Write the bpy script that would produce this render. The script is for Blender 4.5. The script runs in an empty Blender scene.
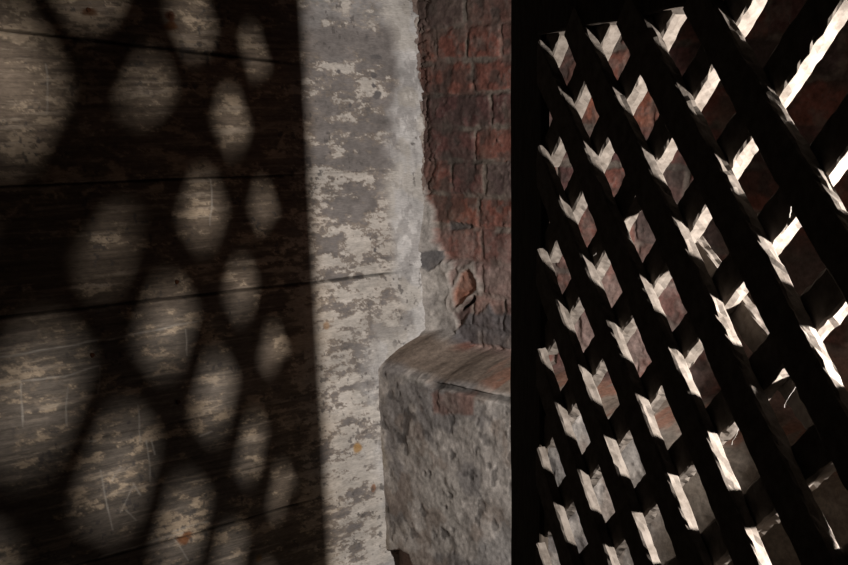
import bpy, math, random
import numpy as np
from mathutils import Matrix, Vector

sc = bpy.context.scene
COL = sc.collection
rnd = random.Random(7)
ZO = 1.40            # eye height above the floor; wall coordinates below are measured from eye level

# ------------------------------------------------------------------ noise
def _hash(ix, iy, seed):
    h = (ix.astype(np.int64) * 374761393 + iy.astype(np.int64) * 668265263 + seed * 974634777) & 0xFFFFFFFF
    h = ((h ^ (h >> 13)) * 1274126177) & 0xFFFFFFFF
    h = (h ^ (h >> 16)) & 0xFFFFFFFF
    return h.astype(np.float64) / 4294967295.0

def vnoise(x, y, seed=0):
    ix, iy = np.floor(x), np.floor(y)
    fx, fy = x - ix, y - iy
    fx = fx * fx * fx * (fx * (fx * 6 - 15) + 10); fy = fy * fy * fy * (fy * (fy * 6 - 15) + 10)
    a = _hash(ix, iy, seed); b = _hash(ix + 1, iy, seed); c = _hash(ix, iy + 1, seed); d = _hash(ix + 1, iy + 1, seed)
    return (a * (1 - fx) + b * fx) * (1 - fy) + (c * (1 - fx) + d * fx) * fy

def fbm(x, y, seed=0, octv=4, gain=0.5):
    s = 0; a = 1; t = 0
    for k in range(octv):
        s = s + a * vnoise(x * 2 ** k + 17.3 * k, y * 2 ** k - 9.1 * k, seed + k * 31); t += a; a *= gain
    return s / t

def sstep(a, b, x):
    t = np.clip((x - a) / (b - a), 0, 1)
    return t * t * (3 - 2 * t)

def mix(a, b, t):
    return a * (1 - t[..., None]) + np.asarray(b) * t[..., None]

def seg_dist(x, y, x0, y0, x1, y1):
    dx, dy = x1 - x0, y1 - y0
    t = np.clip(((x - x0) * dx + (y - y0) * dy) / (dx * dx + dy * dy + 1e-12), 0, 1)
    return np.hypot(x - x0 - t * dx, y - y0 - t * dy)

def poly_sd(x, y, pts):                       # signed distance, negative inside
    d = np.full(x.shape, 1e9); ins = np.zeros(x.shape, bool)
    n = len(pts)
    for i in range(n):
        x0, y0 = pts[i]; x1, y1 = pts[(i + 1) % n]
        d = np.minimum(d, seg_dist(x, y, x0, y0, x1, y1))
        cond = ((y0 > y) != (y1 > y))
        xi = (x1 - x0) * (y - y0) / (y1 - y0 + 1e-12) + x0
        ins ^= cond & (x < xi)
    return np.where(ins, -d, d)

# ------------------------------------------------------------------ objects
def link(o, parent=None):
    COL.objects.link(o)
    if parent is not None: o.parent = parent
    return o

def mesh_obj(name, verts, faces, mat, parent=None, smooth=False):
    me = bpy.data.meshes.new(name)
    me.from_pydata([tuple(v) for v in verts], [], faces)
    me.update()
    if smooth:
        me.polygons.foreach_set('use_smooth', [True] * len(me.polygons))
    me.materials.append(mat)
    return link(bpy.data.objects.new(name, me), parent)

def tag(o, label, cat, group=None):
    o['label'] = label; o['category'] = cat
    if group: o['group'] = group
    return o

def grid_obj(name, X, Y, Z, colour, mat):
    ny, nx = X.shape
    me = bpy.data.meshes.new(name)
    co = np.stack([X, Y, Z], -1).reshape(-1, 3).astype(np.float32)
    me.vertices.add(nx * ny); me.vertices.foreach_set('co', co.ravel())
    i = np.arange(ny - 1)[:, None] * nx + np.arange(nx - 1)[None, :]
    q = np.stack([i, i + 1, i + nx + 1, i + nx], -1).reshape(-1, 4)
    me.loops.add(q.size); me.loops.foreach_set('vertex_index', q.ravel().astype(np.int32))
    me.polygons.add(len(q))
    me.polygons.foreach_set('loop_start', np.arange(0, q.size, 4, dtype=np.int32))
    me.update(calc_edges=True)
    me.polygons.foreach_set('use_smooth', np.ones(len(q), bool))
    at = me.attributes.new('tint', 'FLOAT_COLOR', 'POINT')
    c4 = np.concatenate([colour.reshape(-1, 3), np.ones((nx * ny, 1))], 1).astype(np.float32)
    at.data.foreach_set('color', c4.ravel())
    me.validate(); me.materials.append(mat)
    return link(bpy.data.objects.new(name, me))

# ------------------------------------------------------------------ materials
def new_mat(name):
    m = bpy.data.materials.new(name); m.use_nodes = True
    nt = m.node_tree; b = nt.nodes['Principled BSDF']
    b.inputs['Roughness'].default_value = 0.9
    b.inputs['Specular IOR Level'].default_value = 0.15
    return m, nt, b

def wall_mat(name, stretch, fine, bump_d, amt):
    m, nt, b = new_mat(name)
    at = nt.nodes.new('ShaderNodeAttribute'); at.attribute_name = 'tint'
    tc = nt.nodes.new('ShaderNodeTexCoord')
    mp = nt.nodes.new('ShaderNodeMapping'); mp.inputs['Scale'].default_value = stretch
    nt.links.new(tc.outputs['Object'], mp.inputs['Vector'])
    n1 = nt.nodes.new('ShaderNodeTexNoise'); n1.inputs['Scale'].default_value = fine; n1.inputs['Detail'].default_value = 6
    n1.inputs['Roughness'].default_value = 0.7
    nt.links.new(mp.outputs['Vector'], n1.inputs['Vector'])
    mr = nt.nodes.new('ShaderNodeMapRange')
    mr.inputs['From Min'].default_value = 0.3; mr.inputs['From Max'].default_value = 0.7
    mr.inputs['To Min'].default_value = 1 - amt; mr.inputs['To Max'].default_value = 1 + amt
    nt.links.new(n1.outputs['Fac'], mr.inputs['Value'])
    vm = nt.nodes.new('ShaderNodeVectorMath'); vm.operation = 'SCALE'
    nt.links.new(at.outputs['Color'], vm.inputs[0]); nt.links.new(mr.outputs['Result'], vm.inputs['Scale'])
    nt.links.new(vm.outputs['Vector'], b.inputs['Base Color'])
    bp = nt.nodes.new('ShaderNodeBump'); bp.inputs['Strength'].default_value = 0.6; bp.inputs['Distance'].default_value = bump_d
    nt.links.new(n1.outputs['Fac'], bp.inputs['Height']); nt.links.new(bp.outputs['Normal'], b.inputs['Normal'])
    return m

def noise_mat(name, c0, c1, scale, stretch=(1, 1, 1), bump=0.0015, rough=0.9):
    m, nt, b = new_mat(name)
    b.inputs['Roughness'].default_value = rough
    tc = nt.nodes.new('ShaderNodeTexCoord')
    mp = nt.nodes.new('ShaderNodeMapping'); mp.inputs['Scale'].default_value = stretch
    nt.links.new(tc.outputs['Object'], mp.inputs['Vector'])
    n1 = nt.nodes.new('ShaderNodeTexNoise'); n1.inputs['Scale'].default_value = scale; n1.inputs['Detail'].default_value = 6
    n1.inputs['Roughness'].default_value = 0.65
    nt.links.new(mp.outputs['Vector'], n1.inputs['Vector'])
    cr = nt.nodes.new('ShaderNodeValToRGB')
    cr.color_ramp.elements[0].position = 0.35; cr.color_ramp.elements[0].color = (*c0, 1)
    cr.color_ramp.elements[1].position = 0.62; cr.color_ramp.elements[1].color = (*c1, 1)
    nt.links.new(n1.outputs['Fac'], cr.inputs['Fac']); nt.links.new(cr.outputs['Color'], b.inputs['Base Color'])
    bp = nt.nodes.new('ShaderNodeBump'); bp.inputs['Strength'].default_value = 0.7; bp.inputs['Distance'].default_value = bump
    nt.links.new(n1.outputs['Fac'], bp.inputs['Height']); nt.links.new(bp.outputs['Normal'], b.inputs['Normal'])
    return m

M_LEFT = wall_mat('peeling_painted_boards', (1, 5, 30), 14, 0.0015, 0.22)
M_BACK = wall_mat('old_brick_and_cement', (1, 1, 1), 110, 0.0012, 0.34)
M_WOOD = noise_mat('weathered_gate_wood', (0.085, 0.070, 0.058), (0.152, 0.130, 0.112), 60, (1, 1, 1), 0.0012)
M_FRAME = noise_mat('gate_frame_wood', (0.030, 0.023, 0.018), (0.06, 0.048, 0.038), 30, (6, 6, 1), 0.001)
M_RUST = noise_mat('rusty_iron', (0.05, 0.022, 0.012), (0.13, 0.05, 0.022), 300, bump=0.0004)
M_WEB = noise_mat('dusty_cobweb', (0.16, 0.145, 0.13), (0.26, 0.24, 0.22), 200, bump=0.0001)
M_FLOOR = noise_mat('trodden_earth_floor', (0.05, 0.04, 0.032), (0.11, 0.09, 0.075), 9, bump=0.01)

# ------------------------------------------------------------------ wall_left: boards under peeling paint, smooth plaster by the corner
LEAN = 0.0547                                   # the boarded wall leans a little out of plumb
w1 = np.concatenate([np.arange(-0.02, 1.10, 0.0021), np.linspace(1.12, 2.4, 30)])
z1 = np.concatenate([np.linspace(-1.40, -1.10, 12, endpoint=False), np.arange(-1.10, 0.40, 0.0021), np.linspace(0.42, 1.0, 14)])
Wl, Zl = np.meshgrid(w1, z1)
warp = 0.006 * (fbm(Wl * 3, Zl * 3, 3, 2) - 0.5)
grooves = [(0.343, 0.02), (0.107, 0.0685), (-0.0965, 0.0), (-0.325, 0.004), (-0.555, -0.01), (-0.787, -0.004), (-1.02, 0.0)]
gm = np.zeros_like(Wl); bandid = np.zeros_like(Wl)
for i, (g, s) in enumerate(grooves):
    dz = Zl - (g + s * Wl + warp)
    wid = 0.0022 + 0.0020 * fbm(Wl * 30, Zl * 0 + i, 11, 2)
    if i in (2, 4, 5): wid = wid * 0.55
    gm = np.maximum(gm, 1 - sstep(wid * 0.5, wid * 1.3, np.abs(dz)))
    bandid += (dz < 0)
plas = sstep(0.130, 0.070, Wl + 0.09 * (fbm(Wl * 11, Zl * 11, 21, 5, 0.6) - 0.5) + 0.02 * np.sin(Zl * 9))
low = sstep(-0.36, -0.52, Zl) * sstep(0.34, 0.25, Wl)
plas = np.maximum(plas, low * sstep(0.24, 0.12, Wl + 0.16 * (fbm(Wl * 14, Zl * 11, 22, 5, 0.6) - 0.5)))
near = sstep(0.42, 0.30, Wl)                     # by the corner the joints are filled and painted over
gk = np.ones_like(Wl)
for i, (g, s) in enumerate(grooves):
    if i in (0, 1, 4, 5, 6): gk = np.where(np.abs(Zl - g - s * Wl) < 0.02, 1 - near, gk)
    if i == 4: gk = np.where(np.abs(Zl - g - s * Wl) < 0.02, gk * 0.35, gk)
    if i == 2: gk = np.where(np.abs(Zl - g - s * Wl) < 0.02, gk * (1 - 0.6 * near), gk)
gm = gm * (1 - 0.85 * plas) * gk
bandr = _hash(bandid, bandid * 0, 5)
wx = Wl + 0.012 * (fbm(Wl * 25, Zl * 40, 35, 3) - 0.5); zx = Zl + 0.010 * (fbm(Wl * 25, Zl * 40, 36, 3) - 0.5)
grain = fbm(Wl * 10, Zl * 170, 31, 4, 0.65)
grain2 = fbm(Wl * 5 + 0.3 * vnoise(Wl * 3, Zl * 20, 33), Zl * 75 + 2 * vnoise(Wl * 4, Zl * 4, 34), 32, 4, 0.65)
blot = fbm(wx * 24, zx * 55, 41, 6, 0.72)
blot2 = fbm(Wl * 6, Zl * 12, 42, 4, 0.5)
spk = fbm(Wl * 130, Zl * 190, 52, 3, 0.7)
lay = blot * 0.60 + blot2 * 0.26 + grain2 * 0.09 + spk * 0.05
cover = 0.43 + 0.12 * sstep(-0.31, -0.35, Zl) * sstep(0.46, 0.32, Wl) - 0.07 * sstep(0.34, 0.44, Wl) - 0.07 * sstep(-0.31, -0.40, Zl) * sstep(0.40, 0.60, Wl)
band = sstep(0.12, 0.16, Zl) * near
band2 = sstep(0.055, 0.035, Zl) * sstep(-0.10, -0.075, Zl) * near
cover = cover - 0.13 * band - 0.10 * band2 + 0.10 * sstep(-0.088, -0.096, Zl) * sstep(-0.125, -0.105, Zl) * near - 0.05 * sstep(-0.11, -0.13, Zl) * sstep(-0.30, -0.27, Zl)
thr = 0.76 - cover * 0.52
paint = sstep(thr - 0.012, thr + 0.016, lay)
thin = sstep(thr - 0.085, thr - 0.01, lay + 0.05 * (grain - 0.5))          # a worn, half-lost coat round each remnant
n3 = fbm(Wl * 45, Zl * 70, 51, 5, 0.65)
grey = np.ones(Wl.shape + (3,)) * np.array([0.170, 0.152, 0.144])
grey = mix(grey, (0.30, 0.282, 0.272), band * 0.75 * sstep(0.35, 0.6, blot2))
grey = grey * (0.50 + 0.75 * n3 + 0.25 * spk)[..., None]
brown = np.ones(Wl.shape + (3,)) * np.array([0.185, 0.143, 0.108])
lowl = sstep(-0.28, -0.40, Zl) * sstep(0.40, 0.58, Wl)
fine = fbm(Wl * 5, Zl * 330 + 3 * vnoise(Wl * 3, Zl * 9, 37), 38, 3, 0.7)
brown = mix(brown, (0.175, 0.147, 0.122), lowl)
brown = brown * (0.20 + 0.85 * grain + 0.35 * spk + 0.5 * fine)[..., None] * (0.82 + 0.36 * bandr)[..., None]
far = sstep(0.26, 0.42, Wl + 0.08 * (fbm(Wl * 10, Zl * 14, 61, 4) - 0.5))
col = grey * (1 - far[..., None]) + brown * far[..., None]
tan = np.array([0.47, 0.365, 0.262]); cream = np.array([0.455, 0.415, 0.375])
pc = mix(np.ones_like(col) * cream, tan, np.clip(far * 0.95 + 0.25 * (n3 - 0.4), 0, 1))
pc = pc * (0.52 + 0.55 * fbm(Wl * 30, Zl * 110, 71, 5, 0.65) + 0.35 * spk)[..., None]
half = mix(col, tan * 0.72, thin * (0.30 + 0.25 * far)) * (1 - 0.0 * far)[..., None]
col = half * (1 - paint[..., None]) + pc * paint[..., None]
# flecks of paint caught on the grain of the brown boards
fl = sstep(0.57, 0.66, grain * 0.5 + grain2 * 0.5) * far
col = mix(col, (0.43, 0.35, 0.27), fl * (0.35 + 0.5 * thin))
pw = np.ones_like(col) * np.array([0.480, 0.462, 0.450])
pw = pw * (0.50 + 0.55 * fbm(Wl * 30, Zl * 16, 81, 5, 0.65) + 0.45 * fbm(Wl * 70, Zl * 90, 82, 4, 0.7))[..., None]
stain = sstep(0.53, 0.62, fbm(wx * 26, zx * 15, 83, 5, 0.65)) * (0.35 + 0.35 * n3)
pw = mix(pw, (0.215, 0.200, 0.196), stain)
warm = sstep(0.52, 0.66, fbm(Wl * 16, Zl * 16, 84, 4)) * 0.35
pw = mix(pw, (0.42, 0.37, 0.30), warm)
col = col * (1 - plas[..., None] * 0.93) + pw * plas[..., None] * 0.93
# chips knocked out of the paint and plaster
for cx, cz, rx, rz in [(0.137, 0.110, .010, .008), (0.141, 0.090, .008, .007), (0.132, 0.066, .013, .011), (0.125, 0.150, .02, .006),
                       (0.153, 0.192, .004, .004), (0.233, 0.118, .006, .005), (0.167, -0.057, .003, .003), (0.158, -0.269, .004, .004),
                       (0.206, 0.046, .004, .004), (0.17, -0.245, .004, .006)]:
    rr = np.hypot((Wl - cx) / rx, (Zl - cz) / rz) + 1.9 * (fbm(Wl * 55, Zl * 70, 91, 4, 0.65) - 0.5)
    col = mix(col, (0.115, 0.105, 0.103), 1 - sstep(0.8, 1.15, rr))
# rust blots and one lichen spot
for cx, cz, rx, rz, c in [(0.621, 0.193, .016, .009, (0.16, 0.062, 0.022)), (0.662, -0.792, .016, .012, (0.20, 0.07, 0.022)), (0.782, 0.212, .016, .008, (0.12, 0.05, 0.02)),
                          (0.236, -0.698, .011, .014, (0.36, 0.205, 0.07)), (0.196, -0.797, .006, .008, (0.26, 0.12, 0.06)), (0.619, 0.212, .009, .008, (0.12, 0.04, 0.02)),
                          (0.50, -0.88, .010, .008, (0.22, 0.13, 0.06)), (0.30, -0.42, .008, .008, (0.27, 0.17, 0.10))]:
    rr = np.hypot((Wl - cx) / rx, (Zl - cz) / rz) + 1.1 * (fbm(Wl * 60, Zl * 60, 95, 3) - 0.5)
    col = mix(col, c, (1 - sstep(0.6, 1.3, rr)) * 0.85)
# pits and specks
pt = sstep(0.70, 0.76, fbm(Wl * 75, Zl * 75, 96, 3, 0.6)) * sstep(0.45, 0.62, fbm(Wl * 9, Zl * 9, 97, 3))
col = mix(col, (0.09, 0.08, 0.076), pt * 0.75)
veil = fbm(Wl * 7, Zl * 10, 98, 5, 0.65)
col = col * (0.66 + 0.68 * veil)[..., None]
# scratches
scr = [(0.8759, -0.4595, 0.8816, -0.5301), (0.8107, -0.4308, 0.8167, -0.4821), (0.7417, -0.5156, 0.743, -0.5847), (0.633, -0.3846, 0.6325, -0.4357),
       (0.9562, -0.4411, 0.9624, -0.5152), (0.7288, -0.5874, 0.7267, -0.6676), (0.826, -0.6232, 0.8098, -0.7412), (0.7614, -0.6639, 0.7934, -0.7106),
       (0.7614, -0.6639, 0.7471, -0.6904), (0.6853, -0.7901, 0.6608, -0.8387), (0.841, -0.7869, 0.6694, -0.7801), (0.6864, -0.7759, 0.6116, -0.7741),
       (0.9904, -0.39, 0.7148, -0.3799), (0.7148, -0.3799, 0.5816, -0.3712), (0.9943, -0.4368, 0.8779, -0.439), (0.8779, -0.439, 0.8126, -0.4305),
       (0.8676, 0.1141, 0.8728, 0.0287), (0.5546, -0.098, 0.5614, -0.1896), (0.7184, -0.5875, 0.7124, -0.6179), (0.8975, -0.5657, 0.8311, -0.5657),
       (0.8043, -0.6469, 0.7865, -0.6239), (0.7812, -0.7096, 0.7628, -0.7334), (0.6164, -0.5992, 0.5893, -0.5943)]
sm = np.zeros_like(Wl)
for k, (a0, b0, a1, b1) in enumerate(scr):
    jw = 0.006 * (fbm(Wl * 22, Zl * 22, 100 + k, 2) - 0.5)
    dd = seg_dist(Wl + jw, Zl + jw, a0, b0, a1, b1)
    sm = np.maximum(sm, (1 - sstep(0.0004, 0.0026, dd)) * (0.22 + 0.5 * vnoise(Wl * 60, Zl * 60, 130 + k)))
col = mix(col, (0.50, 0.45, 0.39), sm)
col = col * (1 - 0.72 * gm)[..., None]
rel = -0.006 * gm + 0.0010 * paint + 0.004 * plas - 0.0010 * sm + 0.0015 * (grain - 0.5) + 0.004 * (fbm(Wl * 6, Zl * 6, 7, 3) - 0.5)
rel = rel + 0.003 * (bandr - 0.5) * (1 - plas)
jagw = 0.006 + 0.040 * (fbm(Zl * 26, Zl * 0 + 2, 8, 4, 0.6) - 0.42) + 0.016 * (fbm(Wl * 90, Zl * 90, 9, 3) - 0.5)
brk = (1 - sstep(-0.002, 0.002, Wl - jagw)) * sstep(-0.20, -0.15, Zl)
rel = rel - 0.012 * brk * (0.5 + fbm(Wl * 60, Zl * 60, 10, 3))
col = mix(col, (0.15, 0.105, 0.088), brk * 0.9)
col = mix(col, (0.40, 0.36, 0.32), brk * sstep(0.52, 0.62, fbm(Wl * 50, Zl * 40, 12, 4)) * 0.7)
wall_left = grid_obj('wall_left', -LEAN * Zl + rel, -Wl, Zl + ZO, np.clip(col, 0.004, 0.8), M_LEFT)
wall_left['kind'] = 'structure'

# ------------------------------------------------------------------ wall_back: brickwork over a projecting rendered footing
u1 = np.concatenate([np.arange(-0.10, 1.20, 0.0028), np.linspace(1.22, 2.9, 40)])
z2 = np.concatenate([np.linspace(-1.40, -1.10, 10, endpoint=False), np.arange(-1.10, 0.40, 0.0026), np.linspace(0.42, 1.0, 14)])
U, Z = np.meshgrid(u1, z2)
uu = U + 0.012 * (fbm(U * 18, Z * 18, 201, 3) - 0.5)
zz = Z + 0.010 * (fbm(U * 14, Z * 20, 202, 3) - 0.5)
kc = np.floor((0.140 - zz) / 0.0725)
fz = (0.140 - zz) / 0.0725 - kc
phase = {-1: 0.1426, 0: 0.161, 1: 0.2194, 2: 0.166, 3: 0.2, 4: 0.178, 5: 0.187, 6: 0.19}
u0 = _hash(kc, kc * 0, 207) * 0.2
for k, v in phase.items(): u0 = np.where(kc == k, v, u0)
Lb = np.where(np.mod(kc, 4) == 3, 0.1050, 0.2130)
bi = np.floor((uu - u0) / Lb); fu = (uu - u0) / Lb - bi
edge = np.minimum(np.minimum(fu, 1 - fu) * Lb, np.minimum(fz, 1 - fz) * 0.0725)
mort = (1 - sstep(0.0025, 0.0095, edge + 0.010 * (fbm(U * 50, Z * 50, 203, 4, 0.65) - 0.5)))
mortc = mort * (0.25 + 0.9 * sstep(0.35, 0.6, fbm(U * 20, Z * 24, 204, 3)))
spb = fbm(U * 120, Z * 120, 205, 3, 0.7)
br = _hash(bi, kc, 211); br2 = _hash(bi, kc, 212); br3 = _hash(bi, kc, 213)
n_f = fbm(U * 45, Z * 45, 221, 5); n_m = fbm(U * 15, Z * 15, 222, 4); n_l = fbm(U * 5, Z * 5, 223, 3)
brick = np.ones(U.shape + (3,)) * np.array([0.150, 0.060, 0.046])
brick = mix(brick, (0.088, 0.045, 0.042), sstep(0.45, 0.9, br))
brick = mix(brick, (0.175, 0.062, 0.038), sstep(0.75, 1.0, br2) * 0.8)
brick = mix(brick, (0.070, 0.056, 0.053), sstep(0.84, 0.9, br3) * 0.7)
brick = brick * 1.45 * (0.35 + 0.8 * n_f + 0.5 * spb)[..., None]
brick = mix(brick, (0.20, 0.165, 0.145), sstep(0.58, 0.70, spb * 0.6 + n_f * 0.4) * 0.45)
sl = sstep(0.50, 0.68, fbm(U * 26, Z * 30, 224, 5))
brick = mix(brick, (0.085, 0.064, 0.056), sl * 0.7)
mcol = np.ones_like(brick) * np.array([0.175, 0.142, 0.120]) * (0.3 + 0.9 * n_f + 0.6 * spb)[..., None]
mortc = np.clip(mortc, 0, 1)
colb = brick * (1 - mortc[..., None]) + mcol * mortc[..., None]
# dimmer light on the top bricks put into the colour, a blackened course near the ceiling of the view
top_dim = sstep(0.19, 0.24, Z + 0.03 * (n_m - 0.5)) * 0.55
colb = mix(colb, (0.075, 0.068, 0.062), top_dim)
bl = fbm(U * 9, Z * 12, 225, 4, 0.6)
colb = mix(colb, (0.062, 0.050, 0.045), sstep(0.52, 0.64, bl) * 0.6)
colb = mix(colb, (0.155, 0.115, 0.10), sstep(0.50, 0.40, bl) * sstep(0.45, 0.6, n_f) * 0.5)
low_lit = sstep(-0.17, -0.33, Z + 0.10 * (n_m - 0.5))
lime_lit = np.clip(low_lit * (0.22 + 0.75 * sstep(0.42, 0.62, n_m)), 0, 0.85)  # lime dust plus the brighter light on the lower bricks, put into the colour
colb = mix(colb, (0.40, 0.295, 0.265), lime_lit * 0.70)
h = -0.0035 * mort + 0.003 * (br - 0.5) + 0.004 * (n_f - 0.5) + 0.005 * (n_m - 0.5) + 0.0015 * (spb - 0.5)
h = h - 0.002 * sl * (1 - mort)
# broken brick ends and a dark gap where the plaster stops in the corner
jag = 0.014 + 0.060 * (fbm(U * 3, Z * 24, 231, 4) - 0.5)
gap = (1 - sstep(0.0, 0.016, U - jag)) * sstep(-0.20, -0.14, Z)
h = h - 0.004 * gap * (n_f > 0.45)
colb = mix(colb, (0.14, 0.10, 0.085), gap * 0.5)
# cement smears
def smear(pts, grow=0.0, rough=0.018, soft=0.006, seed=0):
    s = poly_sd(U, Z, pts) + rough * 2 * (fbm(U * 30, Z * 30, 300 + seed, 4) - 0.5) - grow
    return 1 - sstep(-soft, soft, s)
cem = np.ones_like(colb) * np.array([0.40, 0.365, 0.335]) * (0.40 + 0.7 * n_f + 0.5 * spb)[..., None]
cem = mix(cem, (0.20, 0.18, 0.17), sstep(0.5, 0.62, fbm(U * 24, Z * 20, 206, 4)) * 0.5)
fil = smear([(-0.08, -0.13), (-0.0026, -0.1451), (0.0319, -0.2001), (0.0449, -0.2561), (0.0849, -0.3038), (0.1016, -0.315), (0.0937, -0.3662), (0.0885, -0.4012), (0.1103, -0.4377), (0.1494, -0.5121), (-0.0795, -0.54), (-0.2, -0.45)], seed=1)
colb = colb * (1 - fil[..., None]) + cem * fil[..., None]
h = h * (1 - 0.7 * fil) + fil * (0.006 + 0.010 * (n_m - 0.5) + 0.006 * (n_f - 0.5) + 0.055 * np.exp(-np.maximum(U, 0) / 0.035) * sstep(-0.12, -0.30, Z))
ring = smear([(0.1008, -0.3886), (0.101, -0.3704), (0.1248, -0.3228), (0.1511, -0.3159), (0.1735, -0.336), (0.1734, -0.3582), (0.144, -0.3748), (0.1241, -0.3928), (0.1039, -0.4042)], 0.012, 0.012, seed=2)
colb = mix(colb, (0.33, 0.29, 0.26), ring * 0.8)
ora = smear([(0.1008, -0.3886), (0.101, -0.3704), (0.1248, -0.3228), (0.1511, -0.3159), (0.1735, -0.336), (0.1734, -0.3582), (0.144, -0.3748), (0.1241, -0.3928), (0.1039, -0.4042)], 0, 0.008, 0.003, 3)
colb = mix(colb, (0.33, 0.115, 0.062), ora * (0.65 + 0.5 * (n_f - 0.5)))
h = h + 0.005 * ring - 0.009 * ora
crk = 1 - sstep(0.002, 0.006, seg_dist(uu, zz, 0.128, -0.405, 0.160, -0.378))
h = h - 0.02 * crk; colb = mix(colb, (0.06, 0.05, 0.045), crk * 0.7)
sla = smear([(0.1136, -0.4441), (0.1568, -0.4115), (0.1986, -0.4087), (0.2145, -0.3847), (0.23, -0.4004), (0.279, -0.3967), (0.364, -0.3927), (0.3642, -0.4539), (0.2789, -0.4705), (0.1233, -0.4771)], 0, 0.010, 0.004, 4)
colb = mix(colb, (0.125, 0.115, 0.118), sla * 0.9); h = h + 0.006 * sla
for k, pts in enumerate([[(0.0162, -0.2819), (0.0717, -0.2776), (0.0679, -0.3052), (0.0365, -0.3286), (0.0087, -0.3103)],
                         [(0.0793, -0.2116), (0.1583, -0.218), (0.1453, -0.2277), (0.0858, -0.2292)]]):
    s_ = smear(pts, 0, 0.010, 0.003, 5 + k)
    colb = mix(colb, (0.085, 0.080, 0.083), s_ * 0.85); h = h - 0.006 * s_
# footing: a worn sloping shelf, then a rendered face standing 17 cm proud
ztop = -0.455 - 0.030 * sstep(0.08, 0.20, U) + 0.020 * (fbm(U * 9, U * 0, 241, 2) - 0.5) + 0.008 * (n_m - 0.5)
zlip = -0.538 + 0.012 * (fbm(U * 14, U * 0 + 3, 242, 3) - 0.5)
s = np.clip((ztop - Z) / (ztop - zlip), 0, 1)
foot = 1 - (1 - s) ** 1.6
onshelf = sstep(0.0, 0.22, s + 0.25 * (n_m - 0.5))
face = sstep(0.62, 0.80, s + 0.2 * (n_m - 0.5))
shelf = np.ones_like(colb) * np.array([0.235, 0.185, 0.150]) * (0.3 + 0.8 * n_f + 0.6 * spb)[..., None]
shelf = mix(shelf, (0.26, 0.10, 0.060), sstep(0.48, 0.60, n_f) * sstep(0.24, 0.38, U) * 0.6)
rend = np.ones_like(colb) * np.array([0.500, 0.450, 0.412]) * (0.32 + 0.75 * n_f + 0.6 * spb)[..., None]
rend = mix(rend, (0.58, 0.53, 0.48), sstep(0.50, 0.66, n_m) * 0.5)
rend = mix(rend, (0.230, 0.210, 0.205), sstep(0.48, 0.60, fbm(U * 12, Z * 14, 251, 5)) * 0.75)
rend = mix(rend, (0.30, 0.225, 0.18), sstep(0.56, 0.68, fbm(U * 17, Z * 17, 252, 4)) * 0.5)
rend = mix(rend, (0.43, 0.40, 0.375), sstep(0.54, 0.64, fbm(U * 9, Z * 11, 253, 5)) * sstep(0.33, 0.50, U) * 0.8)
pit = sstep(0.66, 0.72, fbm(U * 40, Z * 34, 254, 3))
rend = mix(rend, (0.09, 0.082, 0.08), pit * 0.6)
rend = mix(rend, (0.105, 0.080, 0.058), sstep(0.66, 0.86, U + 0.12 * (n_m - 0.5)) * 0.85)  # unlit right end of the footing painted as darker brown
pat = smear([(0.208, -0.557), (0.339, -0.534), (0.336, -0.573), (0.22, -0.602)], 0, 0.014, 0.006, 8)
rend = mix(rend, (0.26, 0.13, 0.10), pat * (0.35 + 0.6 * n_m))
whi = smear([(0.33, -0.90), (0.40, -0.80), (0.50, -0.77), (0.52, -0.9), (0.40, -0.96)], 0, 0.06, 0.01, 9)
rend = mix(rend, (0.40, 0.375, 0.36), whi * 0.7)
hol = smear([(0.045, -0.945), (0.136, -0.930), (0.150, -1.0), (0.055, -1.02)], 0, 0.012, 0.003, 10)
rend = mix(rend, (0.24, 0.14, 0.11), hol * 0.8)
edge_y = 1 - sstep(0.0, 0.03, U - 0.045)
rend = mix(rend, (0.30, 0.245, 0.18), edge_y * sstep(0.45, 0.6, n_m) * 0.7)
colb = colb * (1 - onshelf[..., None]) + shelf * onshelf[..., None]
colb = colb * (1 - face[..., None]) + rend * face[..., None]
# a dark crack under the lip with a pale crumb beside it
lipc = (1 - sstep(0.003, 0.007, np.abs(Z - (zlip + 0.004 - 0.03 * sstep(0.22, 0.4, U) * 0)))) * sstep(0.19, 0.22, U) * sstep(0.46, 0.42, U)
vcr = 1 - sstep(0.002, 0.005, seg_dist(uu, zz, 0.222, -0.60, 0.226, -0.66))
lipw = (1 - sstep(0.003, 0.009, np.abs(Z - zlip))) * sstep(0.10, 0.13, U) * sstep(0.20, 0.18, U)
colb = mix(colb, (0.05, 0.045, 0.043), lipc * 0.7); colb = mix(colb, (0.05, 0.045, 0.043), vcr * 0.35)
colb = mix(colb, (0.38, 0.35, 0.32), lipw * 0.7)
hf = 0.006 * (n_m - 0.5) + 0.0028 * (n_f - 0.5) + 0.0008 * (spb - 0.5) - 0.001 * pit - 0.03 * hol + 0.010 * (fbm(U * 8, Z * 8, 261, 3) - 0.5)
Hh = h * (1 - onshelf) + hf * onshelf + 0.17 * foot - 0.012 * lipc
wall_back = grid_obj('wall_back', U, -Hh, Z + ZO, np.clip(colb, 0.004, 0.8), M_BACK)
wall_back['kind'] = 'structure'

# ------------------------------------------------------------------ floor
fx = np.linspace(-0.05, 2.9, 60); fy = np.linspace(-2.6, 0.03, 60)
FX, FY = np.meshgrid(fx, fy)
FZ = 0.004 * (fbm(FX * 6, FY * 6, 401, 4) - 0.5)
floor = grid_obj('floor', FX, FY, FZ - 0.002, np.ones(FX.shape + (3,)) * 0.08, M_FLOOR)
floor['kind'] = 'structure'

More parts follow.
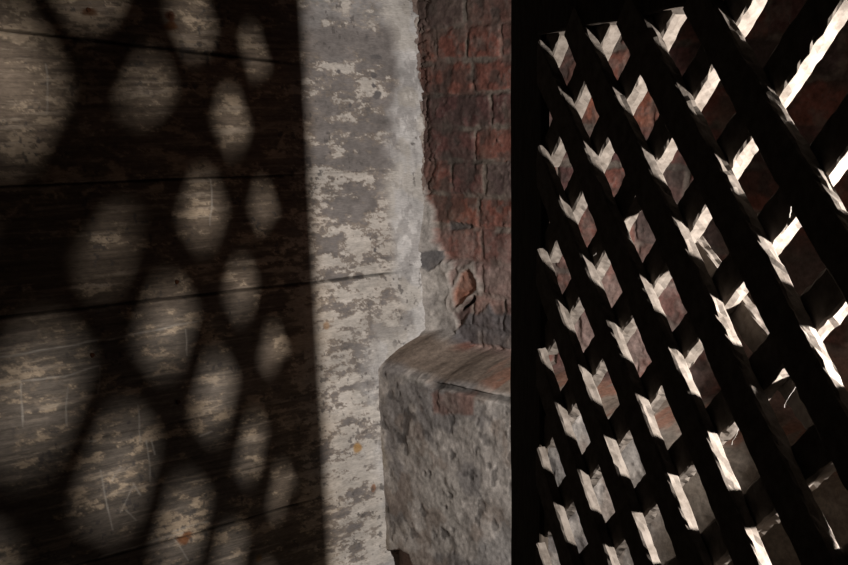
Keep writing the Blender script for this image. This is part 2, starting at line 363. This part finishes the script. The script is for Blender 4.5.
# ------------------------------------------------------------------ the lattice gate
GZ = ZO + 0.0426                                # height of the lattice datum above the floor
gate = bpy.data.objects.new('lattice_gate', None); link(gate)
gate.location = (0.9099, -0.5304, 0.0); gate.rotation_euler = (0, 0, -0.42015)
tag(gate, 'dark weathered wooden gate with a diagonal lattice, standing open in front of the brick wall', 'gate')

def member(name, p0, p1, width, y0, y1, mat, seed, jit=0.0008, step=0.008, label=None, bow=0.0, cut=None):
    """A sawn length of wood between two points of the gate plane (x, z), y0..y1 thick, with worn arrises."""
    r = random.Random(seed)
    a = Vector((p0[0], 0, p0[1])); b = Vector((p1[0], 0, p1[1]))
    L = (b - a).length; d = (b - a) / L; n = Vector((-d.z, 0, d.x))
    hw = width / 2; ch = min(0.0022, (y1 - y0) * 0.15)
    prof = [(-hw + ch, y0), (0, y0), (hw - ch, y0), (hw, y0 + ch), (hw, (y0 + y1) / 2), (hw, y1 - ch), (hw - ch, y1), (0, y1), (-hw + ch, y1), (-hw, y1 - ch), (-hw, (y0 + y1) / 2), (-hw, y0 + ch)]
    N = max(3, int(L / step)); m = len(prof)
    ph = r.random() * 6; off = [0.0] * m
    vs, fs = [], []
    for i in range(N + 1):
        t = i / N; s_ = bow * math.sin(math.pi * t) + 0.0012 * math.sin(t * L * 14 + ph)
        for k, (w, y) in enumerate(prof):
            off[k] = off[k] * 0.45 + r.gauss(0, jit)
            yy = y + r.gauss(0, jit * 0.25)
            ww = w + off[k] + s_
            p = a + d * (t * L) + n * ww
            vs.append((p.x if cut is None else max(p.x, cut + 0.001 * r.random()), yy, p.z + GZ))
    for i in range(N):
        for k in range(m):
            k2 = (k + 1) % m
            fs.append((i * m + k, (i + 1) * m + k, (i + 1) * m + k2, i * m + k2))
    fs.append(tuple(range(m))); fs.append(tuple(N * m + k for k in reversed(range(m))))
    o = mesh_obj(name, vs, fs, mat, gate)
    if label: o['label'] = label
    return o

ZT, ZB = 0.080, -1.30
XL, XR = -0.098, 0.700
member('stile', (-0.156, -GZ + 0.004), (-0.156, 0.215), 0.124, 0.008, 0.022, M_FRAME, 1, 0.0007, 0.03)
member('stile', (0.750, -GZ + 0.03), (0.750, 0.215), 0.100, -0.004, 0.018, M_FRAME, 2, 0.0007, 0.03)
member('rail', (-0.096, 0.139), (0.702, 0.137), 0.114, 0.002, 0.018, M_FRAME, 3, 0.0007, 0.03)
member('rail', (-0.096, ZB - 0.05), (0.702, ZB - 0.05), 0.110, -0.003, 0.017, M_FRAME, 4, 0.0007, 0.03)

SC, SR, LN = 0.07893, 0.07256, 0.0347
def node(c, r): return (c * SC - r * SR * LN + 0.010 - 0.0008 * c, -0.015 - r * SR * 0.985)
WF, WB, TF, TB = 0.047, 0.039, 0.014, 0.021
def clip(p, q):
    x0, x1, zb, zt = XL - 0.004, XR + 0.004, ZB - 0.012, ZT + 0.012
    t0, t1 = -1e9, 1e9; dx, dz = q[0] - p[0], q[1] - p[1]
    for (o, dd, lo, hi) in ((p[0], dx, x0, x1), (p[1], dz, zb, zt)):
        a, b = sorted(((lo - o) / dd, (hi - o) / dd)); t0 = max(t0, a); t1 = min(t1, b)
    if t1 <= t0: return None
    P, Q = (p[0] + dx * t0, p[1] + dz * t0), (p[0] + dx * t1, p[1] + dz * t1)
    return (P, Q) if math.hypot(P[0] - Q[0], P[1] - Q[1]) > 0.05 else None
def shift(p, q, s):                              # move a line sideways, s > 0 upwards
    dx, dz = q[0] - p[0], q[1] - p[1]; L = math.hypot(dx, dz); nx, nz = -dz / L, dx / L
    if nz < 0: nx, nz = -nx, -nz
    return (p[0] + nx * s, p[1] + nz * s), (q[0] + nx * s, q[1] + nz * s)
seed = 50
for k in range(-22, 12, 2):                      # front layer, falling to the right
    p, q = shift(node(k, 0), node(k + 1, 1), -WF / 2)
    c = clip(p, q); seed += 1
    if k == 8: continue                          # this batten has been lost from the gate
    if c: member('batten', c[0], c[1], WF + rnd.uniform(-.002, .002), 0.0, TF, M_WOOD, seed, cut=-0.092, bow=rnd.uniform(-.002, .002))
for k in range(-4, 34, 2):                       # back layer, rising to the right
    p, q = shift(node(k, 0), node(k - 1, 1), WB / 2)
    c = clip(p, q); seed += 1
    if c: member('batten', c[0], c[1], WB + rnd.uniform(-.002, .002), TF + 0.0005, TF + TB, M_WOOD, seed, bow=rnd.uniform(-.002, .002))
# a thin brace nailed across the back, flatter than the battens
p, q = shift((0.20, -0.118), (0.64, -0.372), -0.017)
member('brace', p, q, 0.034, TF + TB + 0.0005, TF + TB + 0.012, M_WOOD, 900, 0.0010, label='thin brace nailed behind the battens, flatter than they are')

# ------------------------------------------------------------------ rusty nails in the boarded wall
def nail_mesh():
    prof = [(0.0, 0.0032), (0.0022, 0.0030), (0.0040, 0.0022), (0.0046, 0.0012), (0.0042, 0.0004), (0.0016, 0.0), (0.0015, -0.012), (0.0, -0.015)]
    vs, fs = [], []; m = 12
    for r_, x in prof:
        for k in range(m):
            a = 2 * math.pi * k / m; rr = r_ * (1 + 0.12 * math.sin(3 * a + 1)); vs.append((x, rr * math.cos(a), rr * math.sin(a)))
    for i in range(len(prof) - 1):
        for k in range(m):
            fs.append((i * m + k, i * m + (k + 1) % m, (i + 1) * m + (k + 1) % m, (i + 1) * m + k))
    return vs, fs
nv, nf = nail_mesh()
first = None
for (w, z, lab) in [(0.782, 0.214, 'rusty nail head in the top board, the one nearer the left edge'),
                    (0.6195, 0.2121, 'rusty nail head in the top board just above a brown rust blot'),
                    (0.8243, -0.4083, 'dark nail head in the boards below the long dark joint, at left'),
                    (0.6586, -0.524, 'dark nail head low in the boards, under the scratched bright patch'),
                    (0.6431, -0.292, 'dark nail head just above the long dark joint between boards')]:
    if first is None:
        o = first = mesh_obj('nail', nv, nf, M_RUST, smooth=True)
    else:
        o = first.copy(); COL.objects.link(o)
    j, i = np.abs(z1 - z).argmin(), np.abs(w1 - w).argmin()
    o.location = (-LEAN * z + float(rel[j, i]) + 0.0004, -w, z + ZO)
    tag(o, lab, 'nail', 'rusty nails in the boarded wall')

# ------------------------------------------------------------------ cobweb strands on the lattice
def web(strands, label):
    vs, fs = [], []
    for pts in strands:
        P = []
        for i in range(len(pts) - 1):
            for t in range(5):
                f = t / 5
                P.append(Vector((pts[i][0] * (1 - f) + pts[i + 1][0] * f, pts[i][2] * (1 - f) + pts[i + 1][2] * f, pts[i][1] * (1 - f) + pts[i + 1][1] * f)))
        P.append(Vector((pts[-1][0], pts[-1][2], pts[-1][1])))
        b0 = len(vs)
        for i, p_ in enumerate(P):
            rr = 0.00025 + 0.0003 * rnd.random()
            jx, jz = rnd.gauss(0, 0.0006), rnd.gauss(0, 0.0006)
            for k in range(5):
                a = 2 * math.pi * k / 5
                vs.append((p_.x + jx + rr * math.cos(a), p_.y + rr * math.sin(a), p_.z + jz + rr * 0.4 * math.cos(a)))
        for i in range(len(P) - 1):
            for k in range(5):
                fs.append((b0 + i * 5 + k, b0 + i * 5 + (k + 1) % 5, b0 + (i + 1) * 5 + (k + 1) % 5, b0 + (i + 1) * 5 + k))
    o = mesh_obj('cobweb', vs, fs, M_WEB)
    o.matrix_world = Matrix.Translation((0.9099, -0.5304, GZ)) @ Matrix.Rotation(-0.42015, 4, 'Z')
    tag(o, label, 'cobweb', 'cobwebs on the lattice')
    return o
web([[(0.3876, 0.0358, .012), (0.383, 0.02, .0), (0.3774, 0.0066, .015)], [(0.395, 0.012, .016), (0.372, 0.004, .016)]], 'cobweb in an upper lattice opening close under the top rail')
web([[(0.4808, 0.0562, .02), (0.4821, 0.0326, .02), (0.4727, 0.0269, .016)], [(0.4821, 0.0326, .02), (0.486, 0.018, .016)]], 'fine hanging cobweb thread in the highest opening at the right')
web([[(0.0863, -0.2115, .008), (0.115, -0.204, -.002), (0.1394, -0.1932, .008)]], 'short cobweb thread across the batten near the hinge stile')
web([[(0.5102, -0.1293, .008), (0.516, -0.118, .004), (0.5213, -0.1067, .016)]], 'cobweb wisp on the right side of the lattice, mid height')
web([[(0.3707, -0.1065, .014), (0.3657, -0.1297, .014)], [(0.3640, -0.130, .014), (0.3690, -0.1330, .014)]], 'cobweb wisp above the middle of the lattice')
web([[(0.281, -0.1802, .014), (0.2863, -0.1989, .002), (0.3019, -0.1881, .014)]], 'small v-shaped cobweb on a batten in the middle of the lattice')
web([[(0.5307, -0.27, .02), (0.5178, -0.2928, .012), (0.5092, -0.3112, .008)]], 'cobweb thread slanting down in the opening beside the thin brace')
web([[(0.5121, -0.3936, .012), (0.5066, -0.4134, .006), (0.5167, -0.4159, .006), (0.5176, -0.4027, .012)], [(0.5191, -0.4012, .014), (0.5309, -0.411, .01), (0.5395, -0.4216, .012)], [(0.505, -0.396, .014), (0.53, -0.392, .014)]], 'tangled looped cobweb in a low opening at the right')
web([[(0.4444, -0.3271, .016), (0.4325, -0.3498, .010), (0.4222, -0.3705, .008)], [(0.45, -0.325, .016), (0.437, -0.345, .012)]], 'cobweb threads slanting down low in the lattice, left of the looped tangle')

# ------------------------------------------------------------------ light: one small bright lamp in the passage beyond the gate
ld = bpy.data.lights.new('lamp', 'SPOT')
ld.energy = 95; ld.color = (1.0, 0.95, 0.90); ld.shadow_soft_size = 0.026
ld.spot_size = math.radians(100); ld.spot_blend = 0.18
lo = bpy.data.objects.new('lamp', ld); link(lo)
lo.location = (1.687, -0.565, ZO - 0.178)
az = math.radians(-17); el = math.radians(-3)   # aim: towards the boarded wall, turned to the room
dirv = Vector((-math.cos(az) * math.cos(el), math.sin(az) * math.cos(el), math.sin(el)))
lo.rotation_euler = dirv.to_track_quat('-Z', 'Y').to_euler()

wd = bpy.data.worlds.new('World'); sc.world = wd; wd.use_nodes = True
bg = wd.node_tree.nodes['Background']; bg.inputs['Color'].default_value = (1.0, 0.80, 0.66, 1); bg.inputs['Strength'].default_value = 0.004

# ------------------------------------------------------------------ camera
cd = bpy.data.cameras.new('camera'); cam = bpy.data.objects.new('camera', cd); link(cam)
cd.sensor_width = 36; cd.lens = 1111.68 / 848 * 36; cd.clip_start = 0.02
r = Vector((0.64847117, 0.76115269, -0.0114773)); u = Vector((-0.0987001, 0.09901922, 0.99017851)); f = Vector((-0.75481351, 0.64096941, -0.13933696))
cam.matrix_world = Matrix(((r.x, u.x, -f.x, 1.94107), (r.y, u.y, -f.y, -1.65372), (r.z, u.z, -f.z, ZO), (0, 0, 0, 1)))
sc.camera = cam
sc.view_settings.view_transform = 'Standard'; sc.view_settings.look = 'None'
sc.view_settings.gamma = 1; sc.view_settings.exposure = 0; sc.view_settings.use_curve_mapping = False
